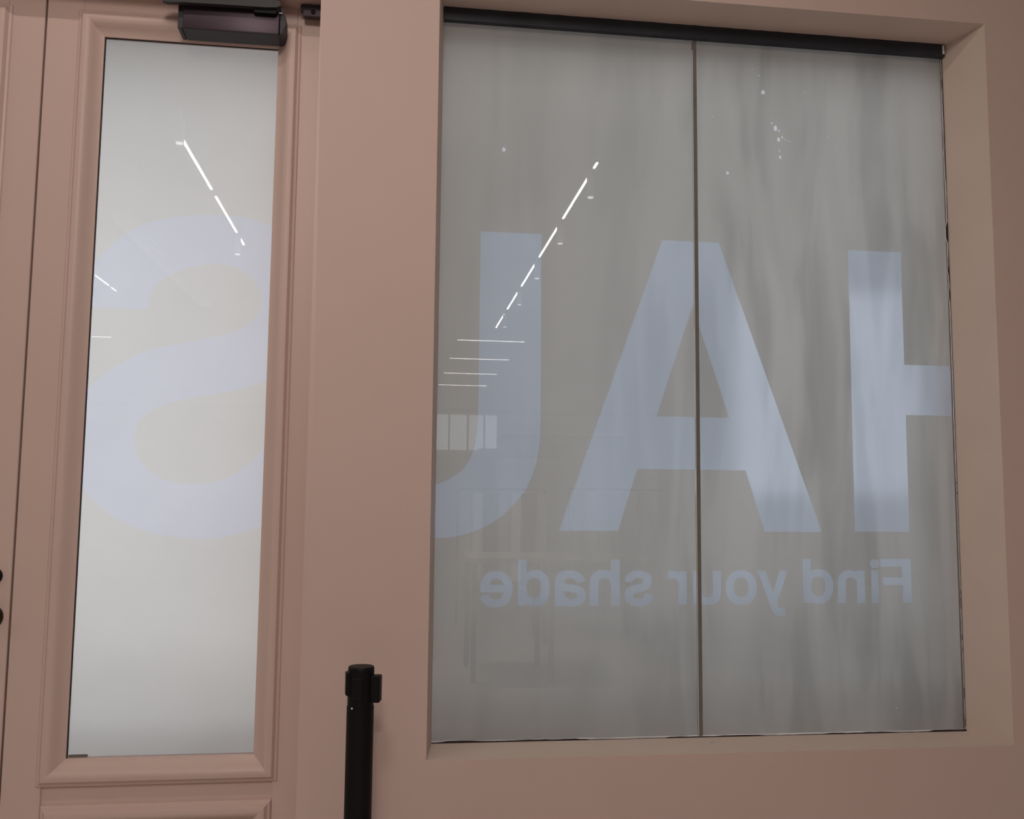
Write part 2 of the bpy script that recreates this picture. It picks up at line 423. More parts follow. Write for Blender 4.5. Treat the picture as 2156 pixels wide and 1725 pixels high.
LET_A = [[(.746,2.136),(.912,2.136),(1.203,1.317),(1.036,1.317),(.982,1.487),(.671,1.487),(.616,1.317),(.453,1.317)],
         [(.833,1.950),(.726,1.634),(.937,1.634)]]
LET_H = [[(1.302,2.132),(1.466,2.132),(1.466,1.799),(1.609,1.799),(1.609,1.653),(1.466,1.653),(1.466,1.319),(1.302,1.319)]]
LET_U = [[(.399,2.137)] + smooth_pts([(.400,1.62),(.398,1.557),(.387,1.492),(.361,1.428),(.326,1.383),(.287,1.348),(.236,1.319),(.173,1.300),(.117,1.2945)])
         + smooth_pts([(.117,1.437),(.138,1.445),(.164,1.459),(.190,1.480),(.212,1.515),(.224,1.561),(.229,1.631)]) + [(.229,2.137)]]
SMALL = [["F",[[[1.467,1.12],[1.4401,1.12],[1.4401,1.1694],[1.382,1.1694],[1.382,1.1906],[1.4401,1.1906],[1.4401,1.2208],[1.376,1.2208],[1.376,1.242],[1.467,1.242]]]],["i",[[[1.371,1.229],[1.3706,1.2256],[1.3692,1.2225],[1.367,1.2198],[1.3642,1.2178],[1.361,1.2165],[1.3576,1.2161],[1.3541,1.2165],[1.3509,1.2178],[1.3481,1.2198],[1.3458,1.2225],[1.3445,1.2256],[1.344,1.229],[1.3445,1.2325],[1.3458,1.2356],[1.3481,1.2383],[1.3509,1.2403],[1.3541,1.2416],[1.3576,1.242],[1.361,1.2416],[1.3642,1.2403],[1.367,1.2383],[1.3692,1.2356],[1.3706,1.2325]],[[1.3685,1.12],[1.3468,1.12],[1.3468,1.2106],[1.3685,1.2106]]]],["n",[[[1.327,1.2099],[1.327,1.12],[1.3039,1.12],[1.3039,1.1728],[1.3035,1.1768],[1.3027,1.1802],[1.3014,1.183],[1.2997,1.1854],[1.2976,1.1873],[1.2952,1.1888],[1.2923,1.19],[1.2892,1.1906],[1.2859,1.1909],[1.2811,1.1904],[1.2774,1.189],[1.2744,1.1868],[1.2721,1.1838],[1.2707,1.1798],[1.2701,1.1746],[1.2701,1.12],[1.247,1.12],[1.247,1.176],[1.2474,1.183],[1.2489,1.1894],[1.2513,1.1951],[1.2547,1.1999],[1.2589,1.2039],[1.2638,1.2071],[1.2693,1.2093],[1.2753,1.2106],[1.2818,1.211],[1.289,1.2104],[1.2957,1.2085],[1.3019,1.2054],[1.3043,1.2034],[1.3043,1.2099]]]],["d",[[[1.2334,1.1572],[1.2317,1.1488],[1.2287,1.1412],[1.2247,1.1344],[1.2197,1.1287],[1.2137,1.1241],[1.2068,1.1207],[1.1993,1.1186],[1.1914,1.118],[1.1855,1.1183],[1.1803,1.1194],[1.1757,1.1211],[1.172,1.1233],[1.1688,1.1257],[1.168,1.1265],[1.168,1.1198],[1.145,1.1198],[1.145,1.242],[1.1685,1.242],[1.1685,1.2064],[1.1719,1.209],[1.1756,1.2112],[1.1802,1.2129],[1.1854,1.2139],[1.1913,1.2142],[1.1992,1.2136],[1.2067,1.2116],[1.2136,1.2082],[1.2196,1.2036],[1.2246,1.198],[1.2287,1.1913],[1.2317,1.1837],[1.2334,1.1753],[1.234,1.1663]],[[1.2091,1.1561],[1.21,1.161],[1.2103,1.1664],[1.21,1.1717],[1.2091,1.1765],[1.2077,1.1809],[1.2058,1.1847],[1.2034,1.1878],[1.2006,1.1902],[1.1974,1.192],[1.1936,1.1931],[1.1891,1.1935],[1.1848,1.1932],[1.1811,1.1921],[1.1778,1.1904],[1.1751,1.188],[1.1727,1.185],[1.1708,1.1813],[1.1694,1.1769],[1.1685,1.172],[1.1682,1.1664],[1.1685,1.1608],[1.1694,1.1558],[1.1708,1.1513],[1.1728,1.1475],[1.1752,1.1445],[1.178,1.142],[1.1811,1.1402],[1.1848,1.1392],[1.1891,1.1388],[1.1935,1.1392],[1.1972,1.1403],[1.2005,1.1421],[1.2033,1.1447],[1.2057,1.1478],[1.2077,1.1517]]]],["y",[[[1.0926,1.088],[1.088,1.0863],[1.0865,1.0859],[1.0848,1.0855],[1.0828,1.0852],[1.0807,1.085],[1.0783,1.085],[1.0742,1.0853],[1.0703,1.0861],[1.0666,1.0874],[1.0631,1.0894],[1.06,1.0919],[1.0572,1.0949],[1.0547,1.0984],[1.0526,1.1024],[1.0507,1.1068],[1.013,1.209],[1.0358,1.209],[1.054,1.1567],[1.0557,1.1517],[1.0564,1.1493],[1.0572,1.1516],[1.0589,1.1568],[1.0771,1.209],[1.1,1.209],[1.0676,1.1208],[1.0696,1.1148],[1.0708,1.1116],[1.072,1.1093],[1.0731,1.1078],[1.0742,1.1067],[1.0753,1.1061],[1.0765,1.1057],[1.078,1.1055],[1.0798,1.1056],[1.082,1.106],[1.0877,1.1071]]]],["o",[[[1.0094,1.1545],[1.0075,1.1464],[1.0044,1.1389],[1.0002,1.1323],[0.9949,1.1267],[0.9886,1.1221],[0.9814,1.1187],[0.9736,1.1167],[0.9651,1.116],[0.9565,1.1167],[0.9486,1.1187],[0.9414,1.1221],[0.9351,1.1267],[0.9298,1.1323],[0.9255,1.1389],[0.9225,1.1464],[0.9206,1.1545],[0.92,1.1633],[0.9206,1.1723],[0.9224,1.1805],[0.9255,1.188],[0.9298,1.1947],[0.9351,1.2003],[0.9414,1.2049],[0.9486,1.2083],[0.9565,1.2103],[0.9651,1.211],[0.9736,1.2103],[0.9814,1.2083],[0.9886,1.2049],[0.9949,1.2003],[1.0002,1.1947],[1.0044,1.1881],[1.0075,1.1805],[1.0094,1.1723],[1.01,1.1633]],[[0.9854,1.1538],[0.9863,1.1584],[0.9866,1.1633],[0.9863,1.1684],[0.9854,1.1731],[0.984,1.1775],[0.9821,1.1813],[0.9797,1.1845],[0.9769,1.1871],[0.9736,1.189],[0.9697,1.1901],[0.9651,1.1905],[0.9603,1.1901],[0.9564,1.189],[0.9531,1.1871],[0.9502,1.1845],[0.9478,1.1813],[0.9459,1.1774],[0.9445,1.1731],[0.9436,1.1684],[0.9434,1.1633],[0.9436,1.1584],[0.9445,1.1538],[0.9459,1.1494],[0.9478,1.1456],[0.9502,1.1425],[0.9531,1.1399],[0.9564,1.138],[0.9603,1.1369],[0.9651,1.1365],[0.9697,1.1369],[0.9736,1.138],[0.9769,1.1399],[0.9798,1.1425],[0.9821,1.1456],[0.984,1.1494]]]],["u",[[[0.8685,1.1366],[0.8733,1.1371],[0.877,1.1385],[0.8799,1.1407],[0.8822,1.1438],[0.8836,1.1479],[0.8841,1.1532],[0.8841,1.209],[0.907,1.209],[0.907,1.1518],[0.9066,1.1447],[0.9051,1.1381],[0.9027,1.1323],[0.8994,1.1274],[0.8953,1.1232],[0.8904,1.12],[0.8849,1.1178],[0.879,1.1164],[0.8727,1.116],[0.8656,1.1166],[0.859,1.1185],[0.8529,1.1216],[0.8504,1.1238],[0.8504,1.1171],[0.828,1.1171],[0.828,1.209],[0.8509,1.209],[0.8509,1.1551],[0.8512,1.151],[0.852,1.1475],[0.8533,1.1446],[0.855,1.1422],[0.857,1.1402],[0.8594,1.1387],[0.8622,1.1375],[0.8652,1.1368]]]],["r",[[[0.787,1.2078],[0.809,1.2078],[0.809,1.118],[0.7865,1.118],[0.7865,1.1729],[0.7862,1.1761],[0.7855,1.1787],[0.7843,1.181],[0.7828,1.183],[0.7808,1.1848],[0.7785,1.1862],[0.7758,1.1872],[0.7729,1.1879],[0.7695,1.1881],[0.768,1.1881],[0.7664,1.188],[0.7649,1.1878],[0.7636,1.1877],[0.757,1.1865],[0.757,1.2085],[0.762,1.2088],[0.7644,1.2089],[0.7658,1.209],[0.7684,1.209],[0.774,1.2085],[0.7794,1.207],[0.7844,1.2045],[0.787,1.2026]]]],["s",[[[0.7065,1.1249],[0.7025,1.1212],[0.6978,1.1182],[0.6926,1.1159],[0.6869,1.1143],[0.6808,1.1133],[0.6743,1.113],[0.667,1.1134],[0.6602,1.1146],[0.6538,1.1166],[0.6482,1.1195],[0.6434,1.123],[0.6394,1.1272],[0.6364,1.1321],[0.6346,1.1374],[0.634,1.1432],[0.6348,1.1497],[0.6372,1.1556],[0.6413,1.1607],[0.6468,1.1649],[0.6537,1.1681],[0.6617,1.1704],[0.6756,1.1735],[0.6799,1.1746],[0.6831,1.1759],[0.6852,1.1772],[0.6864,1.1784],[0.687,1.1798],[0.6872,1.1815],[0.6869,1.1835],[0.6859,1.1852],[0.6838,1.187],[0.6809,1.1884],[0.6773,1.1894],[0.673,1.1897],[0.6685,1.1894],[0.6652,1.1884],[0.6627,1.1869],[0.6607,1.1849],[0.6591,1.1826],[0.6564,1.1766],[0.6343,1.1813],[0.6376,1.1901],[0.6399,1.1943],[0.6428,1.1982],[0.6463,1.2017],[0.6505,1.2046],[0.6553,1.207],[0.6607,1.2087],[0.6666,1.2097],[0.6731,1.21],[0.6798,1.2096],[0.6862,1.2084],[0.6921,1.2065],[0.6975,1.2038],[0.7021,1.2004],[0.706,1.1963],[0.7089,1.1916],[0.7106,1.1864],[0.7112,1.1808],[0.7104,1.1741],[0.7079,1.1681],[0.7038,1.163],[0.6982,1.1588],[0.6913,1.1556],[0.6833,1.1533],[0.6682,1.1499],[0.6646,1.1489],[0.662,1.1478],[0.6602,1.1466],[0.6591,1.1453],[0.6585,1.1439],[0.6583,1.1424],[0.6586,1.1404],[0.6598,1.1386],[0.662,1.1367],[0.6652,1.135],[0.6693,1.134],[0.6744,1.1337],[0.6789,1.134],[0.6826,1.1349],[0.6856,1.1363],[0.6879,1.1382],[0.6896,1.1407],[0.6924,1.1481],[0.715,1.1436],[0.7122,1.1341],[0.7098,1.1292]]]],["h",[[[0.621,1.239],[0.621,1.116],[0.597,1.116],[0.597,1.1711],[0.5967,1.1754],[0.5958,1.1789],[0.5945,1.1818],[0.5927,1.1843],[0.5905,1.1863],[0.588,1.1879],[0.585,1.1891],[0.5818,1.1898],[0.5783,1.19],[0.5734,1.1895],[0.5695,1.1881],[0.5664,1.1858],[0.5641,1.1826],[0.5626,1.1785],[0.562,1.173],[0.562,1.116],[0.538,1.116],[0.538,1.1745],[0.5385,1.1818],[0.5399,1.1885],[0.5425,1.1944],[0.5459,1.1995],[0.5502,1.2037],[0.5554,1.207],[0.5611,1.2093],[0.5674,1.2106],[0.5741,1.2111],[0.5816,1.2104],[0.5886,1.2085],[0.595,1.2052],[0.597,1.2035],[0.597,1.239]]]],["a",[[[0.522,1.1269],[0.5182,1.1226],[0.5137,1.1191],[0.5085,1.1164],[0.5027,1.1145],[0.4967,1.1134],[0.4904,1.113],[0.4847,1.1133],[0.4795,1.1141],[0.4749,1.1155],[0.4709,1.1173],[0.4673,1.1193],[0.4662,1.1202],[0.4662,1.1149],[0.442,1.1149],[0.442,1.1759],[0.4424,1.1823],[0.4438,1.1882],[0.446,1.1933],[0.4491,1.1975],[0.4526,1.2011],[0.4567,1.2039],[0.4609,1.206],[0.4653,1.2076],[0.4697,1.2087],[0.474,1.2094],[0.4781,1.2098],[0.4819,1.21],[0.4874,1.2098],[0.4929,1.209],[0.4984,1.2078],[0.5037,1.2059],[0.5088,1.2035],[0.5135,1.2003],[0.5177,1.1964],[0.5213,1.1917],[0.5263,1.1821],[0.5026,1.1757],[0.4999,1.1808],[0.4988,1.1824],[0.4973,1.1839],[0.4956,1.1854],[0.4936,1.1866],[0.4911,1.1878],[0.4884,1.1886],[0.4852,1.1892],[0.4815,1.1894],[0.478,1.1892],[0.4751,1.1886],[0.4727,1.1878],[0.4707,1.1867],[0.4693,1.1855],[0.4681,1.1839],[0.4672,1.182],[0.4667,1.1797],[0.4665,1.1768],[0.4678,1.1753],[0.4698,1.1749],[0.4727,1.1744],[0.4765,1.174],[0.4811,1.1735],[0.4864,1.1729],[0.4909,1.1723],[0.4954,1.1716],[0.4999,1.1708],[0.5045,1.1697],[0.5088,1.1682],[0.513,1.1664],[0.5169,1.164],[0.5203,1.1611],[0.5231,1.1577],[0.5253,1.1535],[0.5266,1.1488],[0.527,1.1435],[0.5265,1.1374],[0.5248,1.1319]],[[0.5009,1.138],[0.5017,1.1393],[0.5022,1.1409],[0.5024,1.1428],[0.5022,1.145],[0.5016,1.1465],[0.5007,1.1477],[0.4993,1.1489],[0.4974,1.1499],[0.495,1.1509],[0.4922,1.1517],[0.4891,1.1523],[0.4858,1.1528],[0.4841,1.153],[0.4821,1.1532],[0.4797,1.1535],[0.4772,1.1538],[0.4746,1.1542],[0.4719,1.1546],[0.4692,1.155],[0.4668,1.1555],[0.4644,1.156],[0.4622,1.1567],[0.4601,1.1577],[0.4665,1.1528],[0.4665,1.1504],[0.4667,1.1475],[0.4675,1.1449],[0.4688,1.1423],[0.4706,1.14],[0.473,1.138],[0.4758,1.1362],[0.4792,1.1348],[0.4831,1.134],[0.4878,1.1337],[0.4908,1.1339],[0.4936,1.1343],[0.496,1.135],[0.4981,1.1358],[0.4996,1.1369]]]],["d",[[[0.4284,1.1542],[0.4267,1.1458],[0.4239,1.1382],[0.4199,1.1314],[0.415,1.1257],[0.4091,1.1211],[0.4024,1.1177],[0.3951,1.1156],[0.3873,1.115],[0.3816,1.1153],[0.3765,1.1164],[0.3721,1.1181],[0.3684,1.1203],[0.3653,1.1227],[0.3645,1.1235],[0.3645,1.1168],[0.342,1.1168],[0.342,1.239],[0.3649,1.239],[0.3649,1.2034],[0.3683,1.206],[0.3719,1.2082],[0.3764,1.2099],[0.3815,1.2109],[0.3872,1.2112],[0.395,1.2106],[0.4023,1.2086],[0.409,1.2052],[0.4149,1.2006],[0.4198,1.195],[0.4238,1.1883],[0.4267,1.1807],[0.4284,1.1723],[0.429,1.1633]],[[0.4046,1.1531],[0.4055,1.158],[0.4058,1.1634],[0.4055,1.1687],[0.4047,1.1735],[0.4033,1.1779],[0.4014,1.1817],[0.3991,1.1848],[0.3964,1.1872],[0.3932,1.189],[0.3895,1.1901],[0.3851,1.1905],[0.3809,1.1902],[0.3772,1.1891],[0.3741,1.1874],[0.3714,1.185],[0.3691,1.182],[0.3672,1.1783],[0.3659,1.1739],[0.365,1.169],[0.3647,1.1634],[0.365,1.1578],[0.3659,1.1528],[0.3673,1.1483],[0.3692,1.1445],[0.3715,1.1415],[0.3742,1.139],[0.3773,1.1372],[0.3809,1.1362],[0.3851,1.1358],[0.3894,1.1362],[0.3931,1.1373],[0.3962,1.1391],[0.399,1.1417],[0.4014,1.1448],[0.4032,1.1487]]]],["e",[[[0.3256,1.1429],[0.3225,1.1353],[0.3182,1.1286],[0.3129,1.1228],[0.3064,1.1181],[0.299,1.1147],[0.2908,1.1127],[0.2819,1.112],[0.2754,1.1123],[0.2693,1.1134],[0.2636,1.1152],[0.2584,1.1175],[0.2538,1.1205],[0.2497,1.124],[0.2463,1.128],[0.2436,1.1325],[0.24,1.1416],[0.2625,1.1469],[0.2651,1.1411],[0.2663,1.1392],[0.2678,1.1375],[0.2695,1.1361],[0.2714,1.1349],[0.2736,1.134],[0.276,1.1334],[0.2787,1.1329],[0.2817,1.1328],[0.2863,1.1331],[0.2903,1.1341],[0.2938,1.1357],[0.2969,1.1378],[0.2995,1.1406],[0.3016,1.1439],[0.3032,1.148],[0.3041,1.152],[0.24,1.152],[0.24,1.1619],[0.2404,1.1696],[0.2407,1.171],[0.2416,1.1767],[0.2436,1.1831],[0.2463,1.1888],[0.2496,1.1938],[0.2536,1.198],[0.2579,1.2015],[0.2627,1.2043],[0.2677,1.2064],[0.2729,1.2078],[0.2781,1.2087],[0.2835,1.209],[0.2919,1.2083],[0.2998,1.2062],[0.307,1.2027],[0.3132,1.1979],[0.3185,1.1921],[0.3226,1.1852],[0.3256,1.1775],[0.3274,1.1692],[0.328,1.1602],[0.3274,1.1512]],[[0.3037,1.172],[0.3034,1.1734],[0.302,1.177],[0.3,1.1801],[0.2976,1.1829],[0.2947,1.1851],[0.2915,1.1868],[0.2877,1.1878],[0.2834,1.1882],[0.2792,1.1878],[0.2756,1.1869],[0.2725,1.1853],[0.2699,1.1831],[0.2677,1.1803],[0.2658,1.1769],[0.2645,1.173],[0.2642,1.1716]]]]]

def gapped_film(name, x0, x1, parent, mat, holes):
    """film with its ragged hand-cut bottom edge and the letters cut out of it"""
    lp = [(x0, GZ1), (x1, GZ1)]
    n = 24
    low = []
    for k in range(n + 1):
        x = x1 + (x0 - x1) * k / n
        low.append((x, GZ0 + 0.0008 + random.uniform(0, 0.0016)))
    return flat_fill(name, [lp + low], GY + 0.006, mat, parent, holes=holes)

SPOTS = [[[(x + rx * math.cos(i * math.pi / 6) * random.uniform(.9, 1.1), z + rz * math.sin(i * math.pi / 6) * random.uniform(.9, 1.1)) for i in range(12)]]
         for x, z, rx, rz in ((1.052,2.592,.0060,.0066),(1.041,2.642,.003,.002),(1.077,2.500,.003,.003),(1.088,2.485,.0055,.0085),(1.099,2.478,.003,.003),(1.097,2.452,.0048,.0066),
                     (1.108,2.459,.003,.003),(1.118,2.453,.0025,.0014),(1.130,2.449,.004,.001),(1.099,2.418,.0022,.003),(1.101,2.399,.0034,.005),(0.941,2.343,.0045,.005),
                     (0.291,2.374,.0052,.006),(0.897,2.508,.002,.002),(1.180,2.600,.002,.002),(1.25,2.47,.0016,.0016),(1.412,0.83,.002,.002),(1.02,2.66,.003,.0014))]
all_letters = SPOTS + [LET_H, LET_A, LET_U] + [l for _, l in SMALL]
xl, xr = SX - 0.0045, SX + 0.0045
gapped_film('frosted_film', GX0, xl, win, M_FILM_W, all_letters)
gapped_film('frosted_film', xr, GX1, win, M_FILM_W, all_letters)
for nm, lab, L in [('letter', 'large mirrored letter H at the right edge', LET_H), ('letter', 'large mirrored letter A across the joint', LET_A),
                   ('letter', 'large mirrored letter U cut off by the left reveal', LET_U)]:
    flat_fill(nm, L, GY + 0.006, M_LET_W, win, label=lab)
for ch, L in SMALL:
    flat_fill('letter', L, GY + 0.006, M_LET_W, win, label='small mirrored letter ' + ch)

# butt joint: silicone bead with a bright ground edge of glass to its left
box('silicone_joint', SX - 0.0049, SX + 0.0062, GY - 0.0052, GY + 0.0055, GZ0, 2.728, M_SEAL, win, bevel=0.001, seg=1)
box('ground_glass_edge', SX - 0.0066, SX - 0.0049, GY - 0.0046, GY - 0.003, GZ0 + 0.004, 2.70, paint('ground_edge', (0.72, 0.70, 0.66), 0.4), win)

# dark head channel, a little ragged along its top
bm = bmesh.new()
n = 60
zt, zb = GZ1 + 0.002, 2.728
pa, pb = [], []
for k in range(n + 1):
    x = GX0 + (GX1 - GX0) * k / n
    pa.append(x)
for (y0, y1) in ((GY - 0.022, GY - 0.005),):
    top = [random.uniform(-0.0012, 0.0012) for _ in pa]
    vs = []
    for x, t in zip(pa, top):
        vs.append([bm.verts.new((x, y0, zb)), bm.verts.new((x, y0, zt - 0.003 + t)), bm.verts.new((x, y0 + 0.003, zt)), bm.verts.new((x, y1, zt)), bm.verts.new((x, y1, zb))])
    for a, b in zip(vs, vs[1:]):
        for i in range(5):
            bm.faces.new((a[i], a[(i + 1) % 5], b[(i + 1) % 5], b[i]))
    bm.faces.new(vs[0]); bm.faces.new(vs[-1])
from_bm('head_channel', bm, M_BAR, win, label='dark metal channel holding the top of the glass')
box('clear_clip', GX1 - 0.007, GX1 - 0.001, GY - 0.0245, GY - 0.020, 2.735, 2.762, M_WHITE, win, bevel=0.001, seg=1)

# ragged gap and white caulk along the foot and the right side
def ragged(name, mat, pts, y, horizontal=True, **k):
    bm = bmesh.new()
    prev = None
    for s, a, b in pts:
        if horizontal: v = (bm.verts.new((s, y, a)), bm.verts.new((s, y, b)), bm.verts.new((s, y + 0.002, b + 0.0003)), bm.verts.new((s, y + 0.002, a)))
        else: v = (bm.verts.new((a, y, s)), bm.verts.new((b, y, s)), bm.verts.new((b, y + 0.002, s)), bm.verts.new((a - 0.0003, y + 0.002, s)))
        if prev:
            for i in range(4):
                bm.faces.new((prev[i], prev[(i + 1) % 4], v[(i + 1) % 4], v[i]))
        else: bm.faces.new(v)
        prev = v
    bm.faces.new(prev)
    return from_bm(name, bm, mat, win, **k)
N = 110
foot = []
for k in range(N + 1):
    x = GX0 + (GX1 - GX0) * k / N
    t = k / N
    h = 0.0022 + 0.0016 * math.sin(t * 37) * math.sin(t * 11 + 1) + random.uniform(-0.0004, 0.0006)
    if 0.02 < t < 0.26: h += 0.0016
    if 0.28 < t < 0.42: h *= 0.3
    if t > 0.93: h = 0.0048 + random.uniform(-0.0004, 0.0004)
    if 0.60 < t < 0.72: h *= 0.4
    foot.append((x, GZ0 - 0.0002, GZ0 + max(h, 0.0004)))
ragged('foot_gap', M_GAP, foot, GY - 0.009)
ca = []
for k in range(N + 1):
    t = k / N
    w = 0.0003 + 0.0009 * math.sin(t * 61) + random.uniform(-0.0005, 0.0006)
    if t < 0.015: w = 0.003
    if t > 0.86 or 0.40 < t < 0.5: w = 0.0004
    ca.append((foot[k][0], foot[k][2] - 0.0004, foot[k][2] + max(w, 0.0003)))
ragged('caulk_line', M_CAULK, ca, GY - 0.0075)
side = []
for k in range(121):
    t = k / 120
    z = GZ0 + 0.012 + (2.72 - GZ0) * t
    w = 0.0003 + max(0, 0.0020 * math.sin(t * 43 + 1) * math.sin(t * 17)) * (1 if t > 0.60 else 0.15)
    if 0.715 < t < 0.735: w = 0.0062
    if 0.62 < t < 0.64 or 0.665 < t < 0.675: w += 0.003
    if t > 0.80: w = 0.0016 + random.uniform(-0.0003, 0.0006)
    side.append((z, GX1 - w, GX1 + 0.0004))
ragged('side_gap', M_GAP, side, GY - 0.007, False)
side2 = [(z, a - (0.0016 if 0.35 < k / 120 < 0.95 else 0.0002) * random.uniform(0.3, 1.2), a) for k, (z, a, b) in enumerate(side)]
ragged('side_caulk', M_CAULK, side2, GY - 0.0062, False)

# small bare spots where the frosting has come away, clear enough to let the daylight through
flat_fill('bare_spots', [l for lp in SPOTS for l in lp], GY + 0.006, M_SPECK, win, kind='stuff')

# ------------------------------------------------------------------ doors
PROF = [(0.0, 0.000), (0.0, 0.016), (0.005, 0.018), (0.012, 0.022), (0.020, 0.030), (0.027, 0.0405), (0.034, 0.0460), (0.041, 0.0470),
        (0.048, 0.0455), (0.0515, 0.041), (0.0545, 0.0355), (0.060, 0.0340), (0.063, 0.030), (0.063, 0.0)]
LY = GY - 0.030      # room face of the leaves
def rim(name, xa, xb, za, zb, ia, ib, ja, jb, mat, parent, y0=None, y1=None):
    """stiles and rails of a leaf as separate members round an opening"""
    y0 = LY if y0 is None else y0
    y1 = GY + 0.02 if y1 is None else y1
    box('door_stile', xa, ia, y0, y1, za, zb, mat, parent, bevel=0.0012, seg=1)
    box('door_stile', ib, xb, y0, y1, za, zb, mat, parent, bevel=0.0012, seg=1)
    box('door_rail', ia, ib, y0, y1, jb, zb, mat, parent, bevel=0.0)
    return

def leaf(name, x0, x1, gx0, gx1, label_sub):
    d = empty(name, (0, 0, 0)); d['kind'] = 'structure'
    gz0, gz1 = 0.753, 2.612
    o = 0.062
    box('door_stile', x0, gx0 - o + 0.012, LY, GY + 0.02, 0.005, 2.785, M_DOOR, d, bevel=0.0015, seg=1)
    box('door_stile', gx1 + o - 0.012, x1, LY, GY + 0.02, 0.005, 2.785, M_DOOR, d, bevel=0.0015, seg=1)
    box('door_rail', gx0 - o + 0.012, gx1 + o - 0.012, LY, GY + 0.02, gz1 + 0.02, 2.785, M_DOOR, d)
    box('door_rail', gx0 - o + 0.012, gx1 + o - 0.012, LY + 0.006, GY + 0.02, 0.54, gz0 - 0.02, M_DOOR, d)
    box('door_rail', gx0 - o + 0.012, gx1 + o - 0.012, LY, GY + 0.02, 0.005, 0.12, M_DOOR, d)
    mitred_sides('glazing_moulding', gx0, gx1, gz0, gz1, PROF, GY, M_DOOR, d)
    # raised lower panel with the same moulding
    pz1 = 0.563
    box('door_panel', gx0 - 0.03, gx1 + 0.03, LY + 0.014, GY + 0.015, 0.10, pz1 + 0.03, M_DOOR, d)
    mitred_sides('panel_moulding', gx0 + 0.014, gx1 - 0.014, 0.18, pz1 + 0.02, [(-0.002, 0.016)] + PROF[4:], GY, M_DOOR, d)
    pane('glass_pane', gx0, gx1, gz0, gz1, GY - 0.004, GY + 0.004, d)
    # dark rebate line seen at the edges of the glass
    box('glazing_gasket', gx0 - 0.001, gx0 + 0.0018, GY - 0.012, GY - 0.006, gz0, gz1, M_GAP, d)
    box('glazing_gasket', gx0, gx1, GY - 0.012, GY - 0.006, gz1 - 0.0012, gz1 + 0.001, M_GAP, d)
    return d, gx0, gx1, gz0, gz1

SX0, SX1 = -0.781, -0.331
d1, gx0, gx1, gz0, gz1 = leaf('door_1', -0.9225, -0.2125, SX0, SX1, '')
S_OUT = ([(-.7870,1.888)] + [(-.646,1.887)] +
    smooth_pts([(-.640,1.925),(-.623,1.954),(-.597,1.978),(-.558,1.998),(-.504,2.012),(-.456,2.014),(-.406,2.001),(-.375,1.974),(-.357,1.939),(-.355,1.904),(-.371,1.871),(-.401,1.845),(-.449,1.826),(-.496,1.814),(-.556,1.799),(-.627,1.781),(-.685,1.754),(-.742,1.715),(-.773,1.684),(-.7870,1.668)]) +
    smooth_pts([(-.7870,1.424),(-.761,1.396),(-.730,1.365),(-.677,1.332),(-.629,1.312),(-.582,1.299),(-.523,1.293),(-.464,1.292),(-.405,1.301),(-.332,1.325)]) +
    smooth_pts([(-.332,1.532),(-.364,1.494),(-.410,1.456),(-.458,1.437),(-.499,1.430),(-.540,1.431),(-.582,1.442),(-.624,1.466),(-.650,1.500),(-.660,1.535),(-.660,1.568),(-.645,1.600),(-.614,1.626),(-.567,1.645),(-.514,1.657),(-.455,1.669),(-.395,1.684),(-.332,1.706)]) +
    smooth_pts([(-.332,2.124),(-.400,2.143),(-.465,2.149),(-.546,2.144),(-.607,2.133),(-.647,2.121),(-.684,2.103),(-.727,2.071),(-.758,2.036),(-.7870,1.996)]))
flat_fill('frosted_film', [[(gx0 - 0.012, gz0 - 0.012), (gx1 + 0.012, gz0 - 0.012), (gx1 + 0.012, gz1 + 0.012), (gx0 - 0.012, gz1 + 0.012)]], GY + 0.006, M_FILM_D, d1, holes=[[S_OUT]])
flat_fill('letter', [S_OUT], GY + 0.006, M_LET_D, d1, label='large mirrored letter S cut off at both sides')
box('film_scrap', gx0 + 0.003, gx0 + 0.048, GY - 0.0052, GY - 0.0042, gz0, gz0 + 0.007, M_SEAL, d1)

d2, hx0, hx1, hz0, hz1 = leaf('door_2', -1.6385, -0.9275, -1.519, -1.069, '')
flat_fill('frosted_film', [[(hx0 - 0.012, hz0 - 0.012), (hx1 + 0.012, hz0 - 0.012), (hx1 + 0.012, hz1 + 0.012), (hx0 - 0.012, hz1 + 0.012)]], GY + 0.006, M_FILM_D, d2)
# round lock furniture on the meeting stile
def rosette(name, x, z, r, depth, knob=False, mat=M_BRONZE):
    prof = [(r, 0.0), (r, depth * .6), (r * .92, depth), (r * .55, depth * 1.05)]
    if knob:
        prof += [(r * .32, depth * 1.3), (r * .30, depth * 2.2), (r * .62, depth * 2.8), (r * .80, depth * 3.6), (r * .72, depth * 4.4), (r * .35, depth * 4.8)]
    else:
        prof += [(r * .50, depth * .75), (r * .12, depth * .75)]
    return from_bm(name, lathe_bm(prof, 'Y', 36, (x, LY, z)), mat, d2, smooth=True)
rosette('key_rosette', -0.9680, 1.199, 0.0205, 0.008, mat=M_BLACK)
rosette('door_knob', -0.9700, 1.100, 0.0300, 0.008, True)
rosette('lock_rosette', -0.9640, 0.982, 0.0175, 0.008)

